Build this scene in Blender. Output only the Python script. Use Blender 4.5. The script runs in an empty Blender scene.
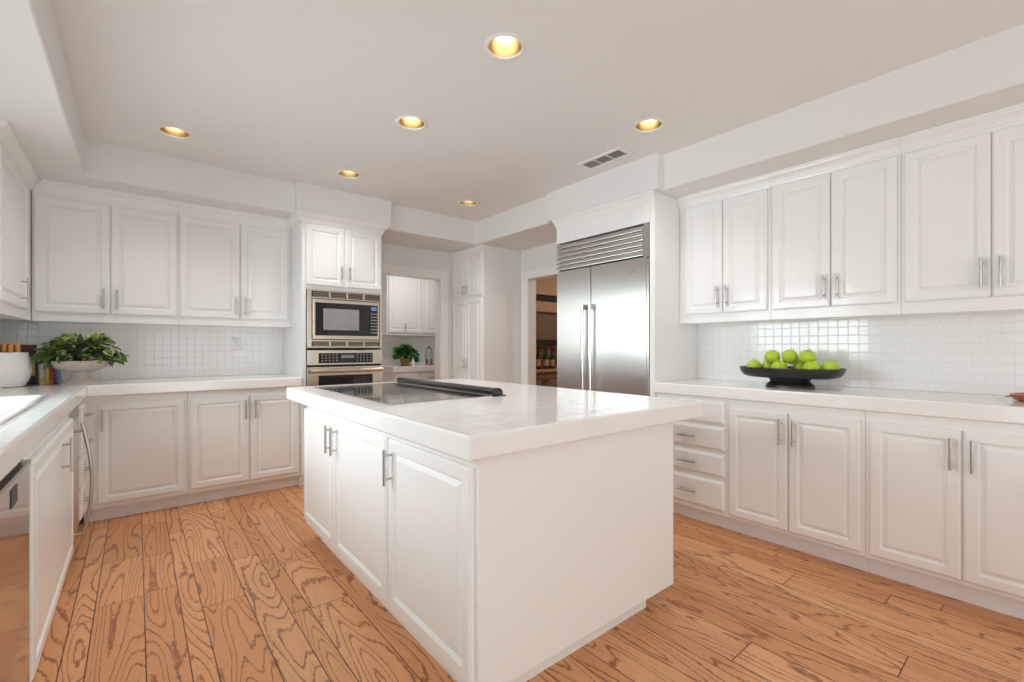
import bpy, bmesh, math, random
from mathutils import Vector, Matrix
random.seed(7)
scene = bpy.context.scene
COL = scene.collection

# ------------------------------------------------------------------ camera, world, daylight, exposure
cam_data = bpy.data.cameras.new('camera')
cam_data.sensor_fit = 'HORIZONTAL'; cam_data.sensor_width = 36.0
cam_data.lens = 456.0 / 1024 * 36.0
cam_data.shift_y = 6.2 / 1024
cam_data.clip_start = 0.05
camera = bpy.data.objects.new('camera', cam_data); COL.objects.link(camera)
camera.location = (0, 0, 1.20)
camera.rotation_euler = (math.radians(90), 0, -math.radians(39.47))
scene.camera = camera

world = bpy.data.worlds.new('world'); scene.world = world; world.use_nodes = True
bg = world.node_tree.nodes['Background']
bg.inputs['Color'].default_value = (0.93, 0.97, 1.0, 1); bg.inputs['Strength'].default_value = 1.6

def area(name, loc, rot, sx, sy, power, color):
    l = bpy.data.lights.new(name, 'AREA'); l.shape = 'RECTANGLE'; l.size = sx; l.size_y = sy
    l.energy = power; l.color = color
    o = bpy.data.objects.new(name, l); COL.objects.link(o); o.location = loc; o.rotation_euler = rot
    return o
# daylight outside the sink window (left); below it, four added fill lights
sw = area('daylight_sink_window', (-1.12, 2.55, 1.62), (0, math.radians(-75), 0), 1.2, 1.7, 41, (0.87, 0.965, 1.0))
sw.data.spread = math.radians(112)
area('added_fill_left', (-1.12, -1.15, 1.25), (0, math.radians(-110), 0), 1.8, 3.2, 20, (0.87, 0.965, 1.0))  # unseen source added to broaden the light from the left
area('added_fill_rear', (1.5, -3.5, 0.9), (math.radians(130), 0, 0), 3.2, 1.8, 38, (0.87, 0.965, 1.0))  # added behind the camera, tilted up to lift the ceiling
area('side_room_added_fill', (2.75, 5.2, 2.44), (0, 0, 0), 0.8, 0.45, 7, (1.0, 0.98, 0.95))  # unseen light without a fixture, added to brighten the side room
area('bar_room_added_fill', (4.5, 3.3, 2.44), (0, 0, 0), 0.3, 0.3, 9.0, (1.0, 0.90, 0.78))  # warm fill added to lift the dim bar room, no known source

vs = scene.view_settings
vs.view_transform = 'Standard'; vs.look = 'None'; vs.gamma = 1.0; vs.use_curve_mapping = False
vs.exposure = 0.08
scene.cycles.diffuse_bounces = 8
scene.cycles.max_bounces = 16
scene.cycles.caustics_reflective = False
scene.cycles.sample_clamp_indirect = 6.0

# ------------------------------------------------------------------ materials
def srgb(r, g, b):
    f = lambda c: (c/255/12.92) if c/255 <= 0.04045 else ((c/255+0.055)/1.055)**2.4
    return (f(r), f(g), f(b), 1)

class NT:
    def __init__(s, name):
        s.m = bpy.data.materials.new(name); s.m.use_nodes = True
        s.t = s.m.node_tree; s.bsdf = s.t.nodes['Principled BSDF']; s.out = s.t.nodes['Material Output']
    def n(s, typ, **kw):
        nd = s.t.nodes.new(typ)
        for k, v in kw.items(): setattr(nd, k, v)
        return nd
    def l(s, a, b): s.t.links.new(a, b)
    def math(s, op, a, b=None, clamp=False):
        nd = s.n('ShaderNodeMath', operation=op); nd.use_clamp = clamp
        for i, x in enumerate((a, b)):
            if x is None: continue
            if isinstance(x, (int, float)): nd.inputs[i].default_value = x
            else: s.l(x, nd.inputs[i])
        return nd.outputs[0]
    def smooth(s, x, lo, hi, a=0.0, b=1.0):
        nd = s.n('ShaderNodeMapRange', interpolation_type='SMOOTHSTEP')
        s.l(x, nd.inputs[0])
        for i, v in enumerate((lo, hi, a, b)): nd.inputs[i+1].default_value = v
        return nd.outputs[0]
    def mix(s, fac, a, b, mode='MIX'):
        nd = s.n('ShaderNodeMix', data_type='RGBA', blend_type=mode)
        for i, x in ((0, fac), (6, a), (7, b)):
            if isinstance(x, (int, float, tuple)): nd.inputs[i].default_value = x
            else: s.l(x, nd.inputs[i])
        return nd.outputs[2]
    def noise(s, vec, scale, detail=2.0, rough=0.5):
        nd = s.n('ShaderNodeTexNoise'); nd.inputs['Scale'].default_value = scale
        nd.inputs['Detail'].default_value = detail; nd.inputs['Roughness'].default_value = rough
        if vec is not None: s.l(vec, nd.inputs['Vector'])
        return nd.outputs['Fac']
    def bump(s, h, strength, dist):
        nd = s.n('ShaderNodeBump'); nd.inputs['Strength'].default_value = strength
        nd.inputs['Distance'].default_value = dist; s.l(h, nd.inputs['Height'])
        s.l(nd.outputs[0], s.bsdf.inputs['Normal'])
    def obj(s): return s.n('ShaderNodeTexCoord').outputs['Object']

def plain(name, col, rough=0.5, metal=0.0, var=0.04, scale=6.0, coat=0.0, bump=0.0):
    t = NT(name); b = t.bsdf
    c = t.obj(); f = t.noise(c, scale, 3)
    dark = tuple(x*(1-var) for x in col[:3])+(1,)
    t.l(t.mix(f, dark, col), b.inputs['Base Color'])
    b.inputs['Roughness'].default_value = rough; b.inputs['Metallic'].default_value = metal
    b.inputs['Coat Weight'].default_value = coat; b.inputs['Coat Roughness'].default_value = 0.08
    if bump: t.bump(t.noise(c, 90, 2), bump, 0.002)
    return t.m

def emit(name, col, strength):
    t = NT(name); t.bsdf.inputs['Base Color'].default_value = (0, 0, 0, 1)
    t.bsdf.inputs['Emission Color'].default_value = col; t.bsdf.inputs['Emission Strength'].default_value = strength
    return t.m

def tile_mat(name, pitch, ax, gw, col, grout, rough, wav=0.25, gb=0.6, off=(0, 0)):
    t = NT(name); b = t.bsdf
    c = t.obj(); sep = t.n('ShaderNodeSeparateXYZ'); t.l(c, sep.inputs[0])
    ds = []
    for a, o in zip(ax, off):
        x = t.math('ADD', sep.outputs['XYZ'.index(a)], o)
        ds.append(t.math('PINGPONG', x, pitch/2))
    d = t.math('MINIMUM', ds[0], ds[1])
    g = t.smooth(d, gw*0.5, gw)
    t.l(t.mix(g, grout, col), b.inputs['Base Color'])
    t.l(t.smooth(d, gw*0.5, gw, rough+0.08, rough), b.inputs['Roughness'])
    h = t.math('ADD', t.smooth(d, gw*0.4, gw*2.2, 0, gb), t.math('MULTIPLY', t.noise(c, 9, 1), wav))
    t.bump(h, 0.55, 0.004)
    return t.m

def steel_mat(name, col, rough=0.3, aniso=0.85, rot=0.25):
    t = NT(name); b = t.bsdf
    mp = t.n('ShaderNodeMapping'); mp.inputs['Scale'].default_value = (300, 300, 3); t.l(t.obj(), mp.inputs[0])
    f = t.noise(mp.outputs[0], 1.0, 2)
    t.l(t.mix(f, tuple(x*0.93 for x in col[:3])+(1,), col), b.inputs['Base Color'])
    b.inputs['Metallic'].default_value = 1.0; b.inputs['Roughness'].default_value = rough
    b.inputs['Anisotropic'].default_value = aniso; b.inputs['Anisotropic Rotation'].default_value = rot
    tg = t.n('ShaderNodeTangent', direction_type='RADIAL', axis='Z'); t.l(tg.outputs[0], b.inputs['Tangent'])
    return t.m

def floor_mat():
    t = NT('oak_planks'); b = t.bsdf
    uvg = t.n('ShaderNodeUVMap', uv_map='grain').outputs[0]; uvl = t.n('ShaderNodeUVMap', uv_map='local').outputs[0]
    at = t.n('ShaderNodeAttribute', attribute_name='plank'); sp = t.n('ShaderNodeSeparateColor'); t.l(at.outputs['Color'], sp.inputs[0])
    rnd, w, L = sp.outputs[0], sp.outputs[1], sp.outputs[2]
    sl = t.n('ShaderNodeSeparateXYZ'); t.l(uvl, sl.inputs[0])
    u, v = sl.outputs[0], sl.outputs[1]
    du = t.math('MINIMUM', u, t.math('SUBTRACT', w, u)); dv = t.math('MINIMUM', v, t.math('SUBTRACT', L, v))
    d = t.math('MINIMUM', du, dv)
    seam = t.smooth(d, 0.0006, 0.0030)
    mp = t.n('ShaderNodeMapping'); mp.inputs['Scale'].default_value = (1.0, 0.13, 1.0); t.l(uvg, mp.inputs[0])
    # cathedral grain: contour lines of a stretched noise field
    nf = t.noise(mp.outputs[0], 6.0, 1.0, 0.4)
    mpj = t.n('ShaderNodeMapping'); mpj.inputs['Scale'].default_value = (90, 30, 1); t.l(uvg, mpj.inputs[0])
    nf = t.math('ADD', nf, t.math('MULTIPLY', t.noise(mpj.outputs[0], 1.0, 1), 0.022))
    ph = t.math('FRACT', t.math('MULTIPLY', nf, 19.0))
    line = t.smooth(t.math('ABSOLUTE', t.math('SUBTRACT', ph, 0.5)), 0.02, 0.15, 1.0, 0.0)
    band = t.smooth(ph, 0.0, 1.0, 0.0, 0.5)
    mp2 = t.n('ShaderNodeMapping'); mp2.inputs['Scale'].default_value = (260, 7, 1); t.l(uvg, mp2.inputs[0])
    fib = t.noise(mp2.outputs[0], 1.0, 3, 0.6)
    mp3 = t.n('ShaderNodeMapping'); mp3.inputs['Scale'].default_value = (60, 5, 1); t.l(uvg, mp3.inputs[0])
    brk = t.smooth(t.noise(mp3.outputs[0], 1.0, 2), 0.25, 0.5, 0.35, 1.0)
    cr = t.n('ShaderNodeValToRGB'); t.l(rnd, cr.inputs[0])
    e = cr.color_ramp.elements
    e[0].position = 0.0; e[0].color = srgb(206, 146, 100); e[1].position = 1.0; e[1].color = srgb(228, 174, 128)
    e2 = e.new(0.5); e2.color = srgb(218, 160, 114)
    base = cr.outputs[0]
    c1 = t.mix(t.math('MULTIPLY', band, 0.55), base, srgb(206, 144, 98))
    c2 = t.mix(t.math('MULTIPLY', t.math('MULTIPLY', line, brk), 0.80), c1, srgb(134, 76, 42))
    c3 = t.mix(t.smooth(fib, 0.55, 0.72, 0.0, 0.45), c2, srgb(178, 118, 74))
    c4 = t.mix(seam, srgb(70, 36, 18), c3)
    t.l(c4, b.inputs['Base Color'])
    b.inputs['Roughness'].default_value = 0.38
    b.inputs['Specular IOR Level'].default_value = 0.4
    h = t.math('SUBTRACT', t.math('MULTIPLY', seam, 1.0), t.math('MULTIPLY', line, 0.12))
    t.bump(h, 0.35, 0.002)
    return t.m

def leaf_mat(name, c1, c2, edge):
    t = NT(name); b = t.bsdf
    at = t.n('ShaderNodeAttribute', attribute_name='leaf'); sp = t.n('ShaderNodeSeparateColor'); t.l(at.outputs['Color'], sp.inputs[0])
    base = t.mix(sp.outputs[0], c1, c2)
    f = t.math('MULTIPLY', t.smooth(sp.outputs[1], 0.55, 0.95), sp.outputs[2])
    t.l(t.mix(f, base, edge), b.inputs['Base Color']); b.inputs['Roughness'].default_value = 0.4
    return t.m

def pane_mat(name, fac):
    t = NT(name)
    tr = t.n('ShaderNodeBsdfTransparent'); tr.inputs[0].default_value = (0.97, 0.985, 0.98, 1)
    gl = t.n('ShaderNodeBsdfGlossy'); gl.inputs['Roughness'].default_value = 0.02
    mx = t.n('ShaderNodeMixShader'); mx.inputs[0].default_value = fac
    t.l(tr.outputs[0], mx.inputs[1]); t.l(gl.outputs[0], mx.inputs[2]); t.l(mx.outputs[0], t.out.inputs[0])
    return t.m

def apple_mat():
    t = NT('green_apple_skin'); b = t.bsdf
    c = t.obj(); f = t.noise(c, 18, 3); s = t.noise(c, 160, 1)
    a = t.mix(f, srgb(150, 190, 24), srgb(196, 220, 60))
    t.l(t.mix(t.smooth(s, 0.66, 0.74), a, srgb(214, 228, 120)), b.inputs['Base Color'])
    b.inputs['Roughness'].default_value = 0.28
    return t.m

M_CAB = plain('white_cabinet_paint', (0.855, 0.855, 0.845, 1), 0.34, var=0.015, coat=0.3)
M_WALL = plain('off_white_wall_paint', (0.79, 0.785, 0.775, 1), 0.7, var=0.02, bump=0.05)
M_CEIL = plain('off_white_ceiling_paint', (0.83, 0.82, 0.81, 1), 0.75, var=0.02, bump=0.05)
M_TOE = plain('toe_kick_paint', (0.86, 0.87, 0.875, 1), 0.4, var=0.03)
M_TRIM = plain('white_trim_paint', (0.86, 0.855, 0.845, 1), 0.3, var=0.02)
M_EDGE = plain('white_glazed_edge_tile', (0.86, 0.85, 0.835, 1), 0.12, var=0.02, coat=0.3)
M_TOP = tile_mat('white_counter_tile', 0.108, 'XY', 0.0030, (0.86, 0.85, 0.835, 1), (0.82, 0.81, 0.795, 1), 0.10, 0.4, 0.5)
M_SPLASH_X = tile_mat('white_mosaic_tile_right', 0.0556, 'YZ', 0.0022, (0.86, 0.85, 0.835, 1), (0.80, 0.79, 0.775, 1), 0.10, 0.10, 0.45, (-0.001, -0.943))
M_SPLASH_Y = tile_mat('white_mosaic_tile_back', 0.0556, 'XZ', 0.0022, (0.86, 0.85, 0.835, 1), (0.80, 0.79, 0.775, 1), 0.10, 0.10, 0.45, (0, -0.943))
M_STEEL = steel_mat('brushed_stainless', (0.67, 0.655, 0.635, 1), 0.30, 1.0, 0.0)
M_STEELD = plain('dark_stainless', (0.40, 0.38, 0.36, 1), 0.25, 1.0)
M_DD = plain('dark_polished_metal', (0.07, 0.068, 0.066, 1), 0.22, 0.9)
M_CHAMP = plain('warm_stainless', (0.62, 0.545, 0.46, 1), 0.28, 1.0)
M_CHAMPD = plain('warm_louver_metal', (0.30, 0.24, 0.19, 1), 0.4, 0.8)
M_NICKEL = plain('brushed_nickel', (0.55, 0.53, 0.50, 1), 0.28, 1.0)
M_CHROME = plain('polished_chrome', (0.80, 0.79, 0.77, 1), 0.12, 1.0)
M_BLACKG = plain('black_glass', (0.012, 0.012, 0.013, 1), 0.03, var=0.0)
M_COOKG = plain('black_ceramic_glass', (0.02, 0.02, 0.021, 1), 0.04, var=0.0, coat=1.0)
M_BLACK = plain('matte_black', (0.02, 0.02, 0.02, 1), 0.45)
M_GAP = plain('opening_shade_black', (0.03, 0.027, 0.024, 1), 0.8)  # near-black colour stands in for shade inside openings
M_MWIN = plain('microwave_mesh_window', (0.34, 0.34, 0.33, 1), 0.06, var=0.3, scale=14)
M_DISP = emit('blue_display', (0.25, 0.38, 0.85, 1), 0.5)
M_DISP2 = emit('grey_display', (0.55, 0.62, 0.75, 1), 0.25)
def dots_mat(name, px, pz, hx, hz, ox=0.0, oz=0.0):
    t = NT(name); b = t.bsdf
    sep = t.n('ShaderNodeSeparateXYZ'); t.l(t.obj(), sep.inputs[0])
    dx = t.math('PINGPONG', t.math('ADD', sep.outputs[0], ox), px/2); dz = t.math('PINGPONG', t.math('ADD', sep.outputs[2], oz), pz/2)
    k = t.math('MULTIPLY', t.math('LESS_THAN', dx, hx), t.math('LESS_THAN', dz, hz))
    t.l(t.mix(k, (0.012, 0.012, 0.013, 1), (0.42, 0.42, 0.42, 1)), b.inputs['Base Color']); b.inputs['Roughness'].default_value = 0.1
    return t.m
M_KEY = plain('grey_key_print', (0.45, 0.45, 0.45, 1), 0.5)
M_GOLD = plain('gold_reflector', (0.50, 0.37, 0.20, 1), 0.35, 1.0)
M_BULB = emit('warm_bulb', (1.0, 0.88, 0.62, 1), 4.2)
M_FLOOR = floor_mat()
M_PANE = pane_mat('window_glass', 0.08)
M_JAR = pane_mat('jar_glass', 0.18)
M_GREENGLASS = plain('green_bottle_glass', (0.02, 0.07, 0.035, 1), 0.08, var=0.1)
M_BROWNGLASS = plain('brown_bottle_glass', (0.06, 0.025, 0.012, 1), 0.1, var=0.1)
M_PALEGLASS = plain('pale_bottle_glass', (0.30, 0.24, 0.17, 1), 0.1, var=0.1)
M_CERAMIC = plain('white_ceramic', (0.86, 0.86, 0.86, 1), 0.15, var=0.02, coat=0.4)
M_PLANTER = plain('mottled_grey_planter', (0.62, 0.55, 0.51, 1), 0.45, var=0.25, scale=22)
M_WOODL = plain('honey_wood', srgb(222, 160, 84), 0.5, var=0.25, scale=30)
M_BOARD = plain('reddish_wood', srgb(178, 88, 34), 0.3, var=0.3, scale=12, coat=0.3)
M_PEACH = plain('pale_beech', srgb(226, 178, 146), 0.45, var=0.1)
M_BOWL = plain('black_stained_wood', (0.022, 0.021, 0.021, 1), 0.33, var=0.3)
M_APPLE = apple_mat()
M_STEM = plain('apple_stem', (0.10, 0.06, 0.03, 1), 0.7)
M_LEAF = leaf_mat('pothos_leaves', srgb(30, 66, 26), srgb(120, 150, 56), srgb(206, 208, 182))
M_LEAF2 = leaf_mat('green_leaves', srgb(24, 74, 34), srgb(80, 136, 60), srgb(90, 150, 70))
M_BARK = plain('stem_green', (0.06, 0.10, 0.03, 1), 0.6)
M_SOIL = plain('soil', (0.04, 0.03, 0.02, 1), 0.9, var=0.4, scale=60)
M_POT = plain('amber_pot', srgb(150, 112, 40), 0.4, var=0.2)
M_BEIGE = plain('beige_room_paint', srgb(196, 166, 136), 0.7)
M_TAUPE = plain('taupe_cabinet', srgb(128, 108, 92), 0.5)
M_TANB = plain('tan_board', srgb(188, 158, 126), 0.5)
M_PAPER = plain('book_pages', (0.85, 0.83, 0.76, 1), 0.8)
def cover(n, r, g, b): return plain(n, srgb(r, g, b), 0.4, var=0.1, scale=40)

# ------------------------------------------------------------------ builders
ROOTS = {}
class B:
    def __init__(s): s.bm = bmesh.new()
    def box(s, x0, x1, y0, y1, z0, z1):
        x0, x1 = sorted((x0, x1)); y0, y1 = sorted((y0, y1)); z0, z1 = sorted((z0, z1))
        v = [s.bm.verts.new(p) for p in ((x0,y0,z0),(x1,y0,z0),(x1,y1,z0),(x0,y1,z0),(x0,y0,z1),(x1,y0,z1),(x1,y1,z1),(x0,y1,z1))]
        for f in ((0,3,2,1),(4,5,6,7),(0,1,5,4),(1,2,6,5),(2,3,7,6),(3,0,4,7)): s.bm.faces.new([v[i] for i in f])
        return s
    def mbox(s, M, u0, u1, v0, v1, w0, w1):
        a = M(u0, v0, w0); b = M(u1, v1, w1)
        return s.box(a[0], b[0], a[1], b[1], a[2], b[2])
    def rings(s, rings, cap0=True, cap1=True):
        vr = [[s.bm.verts.new(p) for p in r] for r in rings]
        n = len(vr[0])
        for a, b in zip(vr, vr[1:]):
            for i in range(n):
                j = (i+1) % n
                s.bm.faces.new((a[i], a[j], b[j], b[i]))
        if cap0: s.bm.faces.new(list(reversed(vr[0])))
        if cap1: s.bm.faces.new(vr[-1])
        return s
    def panel(s, M, u0, u1, v0, v1, prof):
        rr = []
        for ins, w in prof:
            rr.append([M(u0+ins, v0+ins, w), M(u1-ins, v0+ins, w), M(u1-ins, v1-ins, w), M(u0+ins, v1-ins, w)])
        return s.rings(rr)
    def tube(s, pts, r, n=12, cap=True):
        pts = [Vector(p) for p in pts]; rs = r if isinstance(r, (list, tuple)) else [r]*len(pts)
        rr = []; up = None
        for i, p in enumerate(pts):
            d = ((pts[i+1] if i+1 < len(pts) else p) - (pts[i-1] if i else p)).normalized()
            if up is None: up = Vector((0, 0, 1)) if abs(d.z) < 0.9 else Vector((1, 0, 0))
            a = d.cross(up).normalized(); b = a.cross(d).normalized(); up = b
            rr.append([p + (a*math.cos(2*math.pi*k/n) + b*math.sin(2*math.pi*k/n))*rs[i] for k in range(n)])
        return s.rings(rr, cap, cap)
    def lathe(s, prof, c, n=40, sx=1.0, sy=1.0, close=False):
        rr = [[(c[0]+r*sx*math.cos(2*math.pi*k/n), c[1]+r*sy*math.sin(2*math.pi*k/n), c[2]+z) for k in range(n)] for r, z in prof]
        if close: rr.append(rr[0]); 
        s.rings(rr, not close, not close)
        if close: bmesh.ops.remove_doubles(s.bm, verts=s.bm.verts, dist=1e-6)
        return s
    def extrude(s, M, prof, u0, s0, u1, s1):
        """profile [(w,v)] lofted from u0+s0*w to u1+s1*w"""
        return s.rings([[M(u0+s0*w, v, w) for w, v in prof], [M(u1+s1*w, v, w) for w, v in prof]])
    def build(s, name, mat, parent=None, bevel=0.0, seg=2, angle=40, kind=None, fix=True):
        bm = s.bm
        if fix: bmesh.ops.recalc_face_normals(bm, faces=bm.faces)
        off = ROOTS.get(parent.name, Vector()) if parent else Vector()
        if off.length: bmesh.ops.translate(bm, verts=bm.verts, vec=-off)
        lim = math.radians(angle)
        for f in bm.faces: f.smooth = True
        for e in bm.edges:
            if len(e.link_faces) != 2 or e.calc_face_angle(0) > lim: e.smooth = False
        me = bpy.data.meshes.new(name); bm.to_mesh(me); bm.free()
        for m in (mat if isinstance(mat, (list, tuple)) else [mat]): me.materials.append(m)
        o = bpy.data.objects.new(name, me); COL.objects.link(o)
        if parent: o.parent = parent; ROOTS[o.name] = off
        if bevel:
            md = o.modifiers.new('bevel', 'BEVEL'); md.width = bevel; md.segments = seg
            md.limit_method = 'ANGLE'; md.angle_limit = math.radians(35); md.harden_normals = True
        if kind: o['kind'] = kind
        return o

def thing(name, loc, label, cat, group=None):
    o = bpy.data.objects.new(name, None); COL.objects.link(o); o.location = loc; o.empty_display_size = 0.1
    ROOTS[o.name] = Vector(loc); tag(o, label, cat, group); return o
def tag(o, label, cat, group=None):
    o['label'] = label; o['category'] = cat
    if group: o['group'] = group
    return o

def FX(c): return lambda u, v, w: (c-w, u, v)      # faces -X
def FXP(c): return lambda u, v, w: (c+w, u, v)     # faces +X
def FY(c): return lambda u, v, w: (u, c-w, v)      # faces -Y

def gridprism(b, xs, ys, mask, z0, z1):
    vt = {}
    def V(i, j, k):
        if (i, j, k) not in vt: vt[(i, j, k)] = b.bm.verts.new((xs[i], ys[j], (z0, z1)[k]))
        return vt[(i, j, k)]
    nx, ny = len(xs)-1, len(ys)-1
    on = lambda i, j: 0 <= i < nx and 0 <= j < ny and mask((xs[i]+xs[i+1])/2, (ys[j]+ys[j+1])/2)
    for i in range(nx):
        for j in range(ny):
            if not on(i, j): continue
            b.bm.faces.new((V(i,j,1), V(i+1,j,1), V(i+1,j+1,1), V(i,j+1,1)))
            b.bm.faces.new((V(i,j,0), V(i,j+1,0), V(i+1,j+1,0), V(i+1,j,0)))
            for di, dj, a, c in ((0,-1,(i,j),(i+1,j)), (1,0,(i+1,j),(i+1,j+1)), (0,1,(i+1,j+1),(i,j+1)), (-1,0,(i,j+1),(i,j))):
                if not on(i+di, j+dj): b.bm.faces.new((V(*a,0), V(*c,0), V(*c,1), V(*a,1)))
    return b

# ------------------------------------------------------------------ dimensions
XL, XR, YB, YN, ZC, ZS = -0.86, 3.545, 4.79, -3.2, 2.605, 2.35
CT, CB = 0.945, 0.868

# ------------------------------------------------------------------ room shell
def build_floor():
    bm = bmesh.new()
    ug = bm.loops.layers.uv.new('grain'); ul = bm.loops.layers.uv.new('local')
    ca = bm.loops.layers.float_color.new('plank')
    rng = random.Random(11)
    x = 0.028 - 0.381*3; i = 0; W = (0.130, 0.076, 0.175)
    x_end, y0, y1 = 5.3, -3.25, 6.3
    while x < x_end:
        w = W[i % 3]; i += 1
        y = y0 - rng.uniform(0, 1.0)
        while y < y1:
            L = rng.uniform(0.45, 1.5); ya, yb = max(y, y0), min(y+L, y1)
            y += L
            if yb - ya < 0.01: continue
            r = rng.random(); ou, ov = rng.uniform(0, 60), rng.uniform(0, 60)
            vs_ = [bm.verts.new((a, b_, 0)) for a, b_ in ((x, ya), (x+w, ya), (x+w, yb), (x, yb))]
            f = bm.faces.new(vs_)
            for lp, (lu, lv) in zip(f.loops, ((0, 0), (w, 0), (w, yb-ya), (0, yb-ya))):
                lp[ug].uv = (lu+ou, lv+ov); lp[ul].uv = (lu, lv); lp[ca] = (r, w, yb-ya, 1)
        x += w
    me = bpy.data.meshes.new('floor'); bm.to_mesh(me); bm.free(); me.materials.append(M_FLOOR)
    o = bpy.data.objects.new('floor', me); COL.objects.link(o); o['kind'] = 'structure'
build_floor()

LIGHTS = [(0.194, 3.70), (1.332, 1.668), (1.332, 2.604), (1.332, 3.70), (2.505, 1.68), (2.495, 3.70)]
def build_ceiling():
    b = B(); R = 0.078; H = 0.15
    xs = sorted({XL, XR} | {round(x+s*H, 4) for x, y in LIGHTS for s in (-1, 1)})
    ys = sorted({YN, YB} | {round(y+s*H, 4) for x, y in LIGHTS for s in (-1, 1)})
    inside = lambda cx, cy: any(abs(cx-x) < H and abs(cy-y) < H for x, y in LIGHTS)
    vd = {}
    def V(x, y):
        k = (round(x, 4), round(y, 4))
        if k not in vd: vd[k] = b.bm.verts.new((x, y, ZC))
        return vd[k]
    for i in range(len(xs)-1):
        for j in range(len(ys)-1):
            if inside((xs[i]+xs[i+1])/2, (ys[j]+ys[j+1])/2): continue
            b.bm.faces.new((V(xs[i],ys[j]), V(xs[i],ys[j+1]), V(xs[i+1],ys[j+1]), V(xs[i+1],ys[j])))
    for x, y in LIGHTS:
        n = 32; out = []; inn = []
        for k in range(n):
            a = 2*math.pi*k/n; c, s = math.cos(a), math.sin(a); m = max(abs(c), abs(s))
            out.append(b.bm.verts.new((x+c/m*H, y+s/m*H, ZC))); inn.append(b.bm.verts.new((x+c*R, y+s*R, ZC)))
        for k in range(n):
            b.bm.faces.new((out[k], inn[k], inn[(k+1) % n], out[(k+1) % n]))
    for f in b.bm.faces:
        f.normal_update()
        if f.normal.z > 0: f.normal_flip()
    b.build('ceiling', M_CEIL, kind='structure', fix=False)
    b = B(); b.box(XL-0.12, 5.3, YN-0.12, 6.4, 2.86, 2.92); b.build('ceiling_light_blocker', M_CEIL, kind='structure')  # unseen plate added above the ceiling to block sky light
build_ceiling()

b = B()   # soffit boxed around the room edge
xs = [XL, -0.27, 1.045, 1.90, 2.90, 2.945, 2.975, XR]; ys = [YN, 1.87, 3.03, 4.13, 4.20, YB]
def smask(x, y):
    if x < -0.27: return True
    if y > 4.20: return True
    if 1.045 < x < 1.90 and y > 4.13: return True
    if y < 1.87: return x > 2.975
    if y < 3.03: return x > 2.90
    return x > 2.945
gridprism(b, xs, ys, smask, ZS, ZC+0.03)
b.build('ceiling_soffit', M_WALL, bevel=0.012, seg=3, kind='structure')

WY0, WY1, WZ0, WZ1 = 1.72, 3.36, 1.04, 2.10     # sink window hole
b = B()
b.box(XL-0.12, XL, YN-0.12, -2.75, 0, 2.86).box(XL-0.12, XL, 0.45, WY0, 0, 2.86).box(XL-0.12, XL, WY1, YB+0.11, 0, 2.86)
b.box(XL-0.12, XL, -2.75, 0.45, 0, 0.35).box(XL-0.12, XL, -2.75, 0.45, 2.25, 2.86)
b.box(XL-0.12, XL, WY0, WY1, 0, WZ0).box(XL-0.12, XL, WY0, WY1, WZ1, 2.86)
b.build('wall_left', M_WALL, kind='structure')
b = B()   # back wall with the doorway to the side room
b.box(XL, 1.93, YB, YB+0.11, 0, 2.86).box(2.82, 5.3, YB, YB+0.11, 0, 2.86).box(1.93, 2.82, YB, YB+0.11, 2.02, 2.86)
b.build('wall_back', M_WALL, kind='structure')
b = B()   # right wall with the doorway to the bar room
b.box(XR, XR+0.11, YN-0.12, 3.05, 0, 2.86).box(XR, XR+0.11, 3.995, YB, 0, 2.86).box(XR, XR+0.11, 3.05, 3.995, 2.0, 2.86)
b.build('wall_right', M_WALL, kind='structure')
b = B()
b.box(XL, 0.0, YN-0.12, YN, 0, 2.86).box(3.0, XR, YN-0.12, YN, 0, 2.86).box(0.0, 3.0, YN-0.12, YN, 2.2, 2.86)
b.build('wall_rear', M_WALL, kind='structure')
# side rooms
b = B(); b.box(1.45, 1.55, 4.90, 6.3, 0, 2.86); b.build('wall_side_room_left', M_WALL, kind='structure')
b = B(); b.box(1.55, 4.2, 6.2, 6.3, 0, 2.86); b.build('wall_side_room_back', M_WALL, kind='structure')
b = B(); b.box(4.1, 4.2, 4.90, 6.2, 0, 2.86); b.build('wall_side_room_right', M_WALL, kind='structure')
b = B(); b.box(1.55, 4.1, 4.90, 6.2, 2.50, 2.56); b.build('ceiling_side_room', M_CEIL, kind='structure')
b = B(); b.box(5.2, 5.3, 2.4, YB, 0, 2.86); b.build('wall_bar_room_right', M_BEIGE, kind='structure')
b = B(); b.box(XR+0.11, 5.2, 2.3, 2.4, 0, 2.86); b.build('wall_bar_room_front', M_BEIGE, kind='structure')
b = B(); b.box(XR+0.11, 5.2, YB-0.02, YB, 0, 2.5); b.build('wall_bar_room_back', M_BEIGE, kind='structure')
b = B(); b.box(XR+0.11, 5.2, 2.4, YB-0.02, 2.50, 2.56); b.build('ceiling_bar_room', M_BEIGE, kind='structure')

# door casings
b = B(); M = FY(YB)
cas = [(0, 0), (0.016, 0), (0.018, 0.012), (0.012, 0.03), (0.012, 0.075), (0.020, 0.085), (0.020, 0.10), (0, 0.10)]
b.mbox(M, 2.82, 2.925, 0, 2.115, 0.0005, 0.02).mbox(M, 1.825, 1.93, 0, 2.115, 0.0005, 0.02).mbox(M, 1.93, 2.82, 2.02, 2.115, 0.0005, 0.02)
b.mbox(M, 2.815, 2.82, 0, 2.02, -0.11, 0.012).mbox(M, 1.93, 1.935, 0, 2.02, -0.11, 0.012).mbox(M, 1.935, 2.815, 2.015, 2.02, -0.11, 0.012)
b.build('trim_1', M_TRIM, bevel=0.004, kind='structure')
b = B(); M = FX(XR)
b.mbox(M, 3.995, 4.115, 0, 2.09, 0.0005, 0.02).mbox(M, 2.97, 3.05, 0, 2.09, 0.0005, 0.02).mbox(M, 3.05, 3.995, 2.0, 2.09, 0.0005, 0.02)
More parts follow.
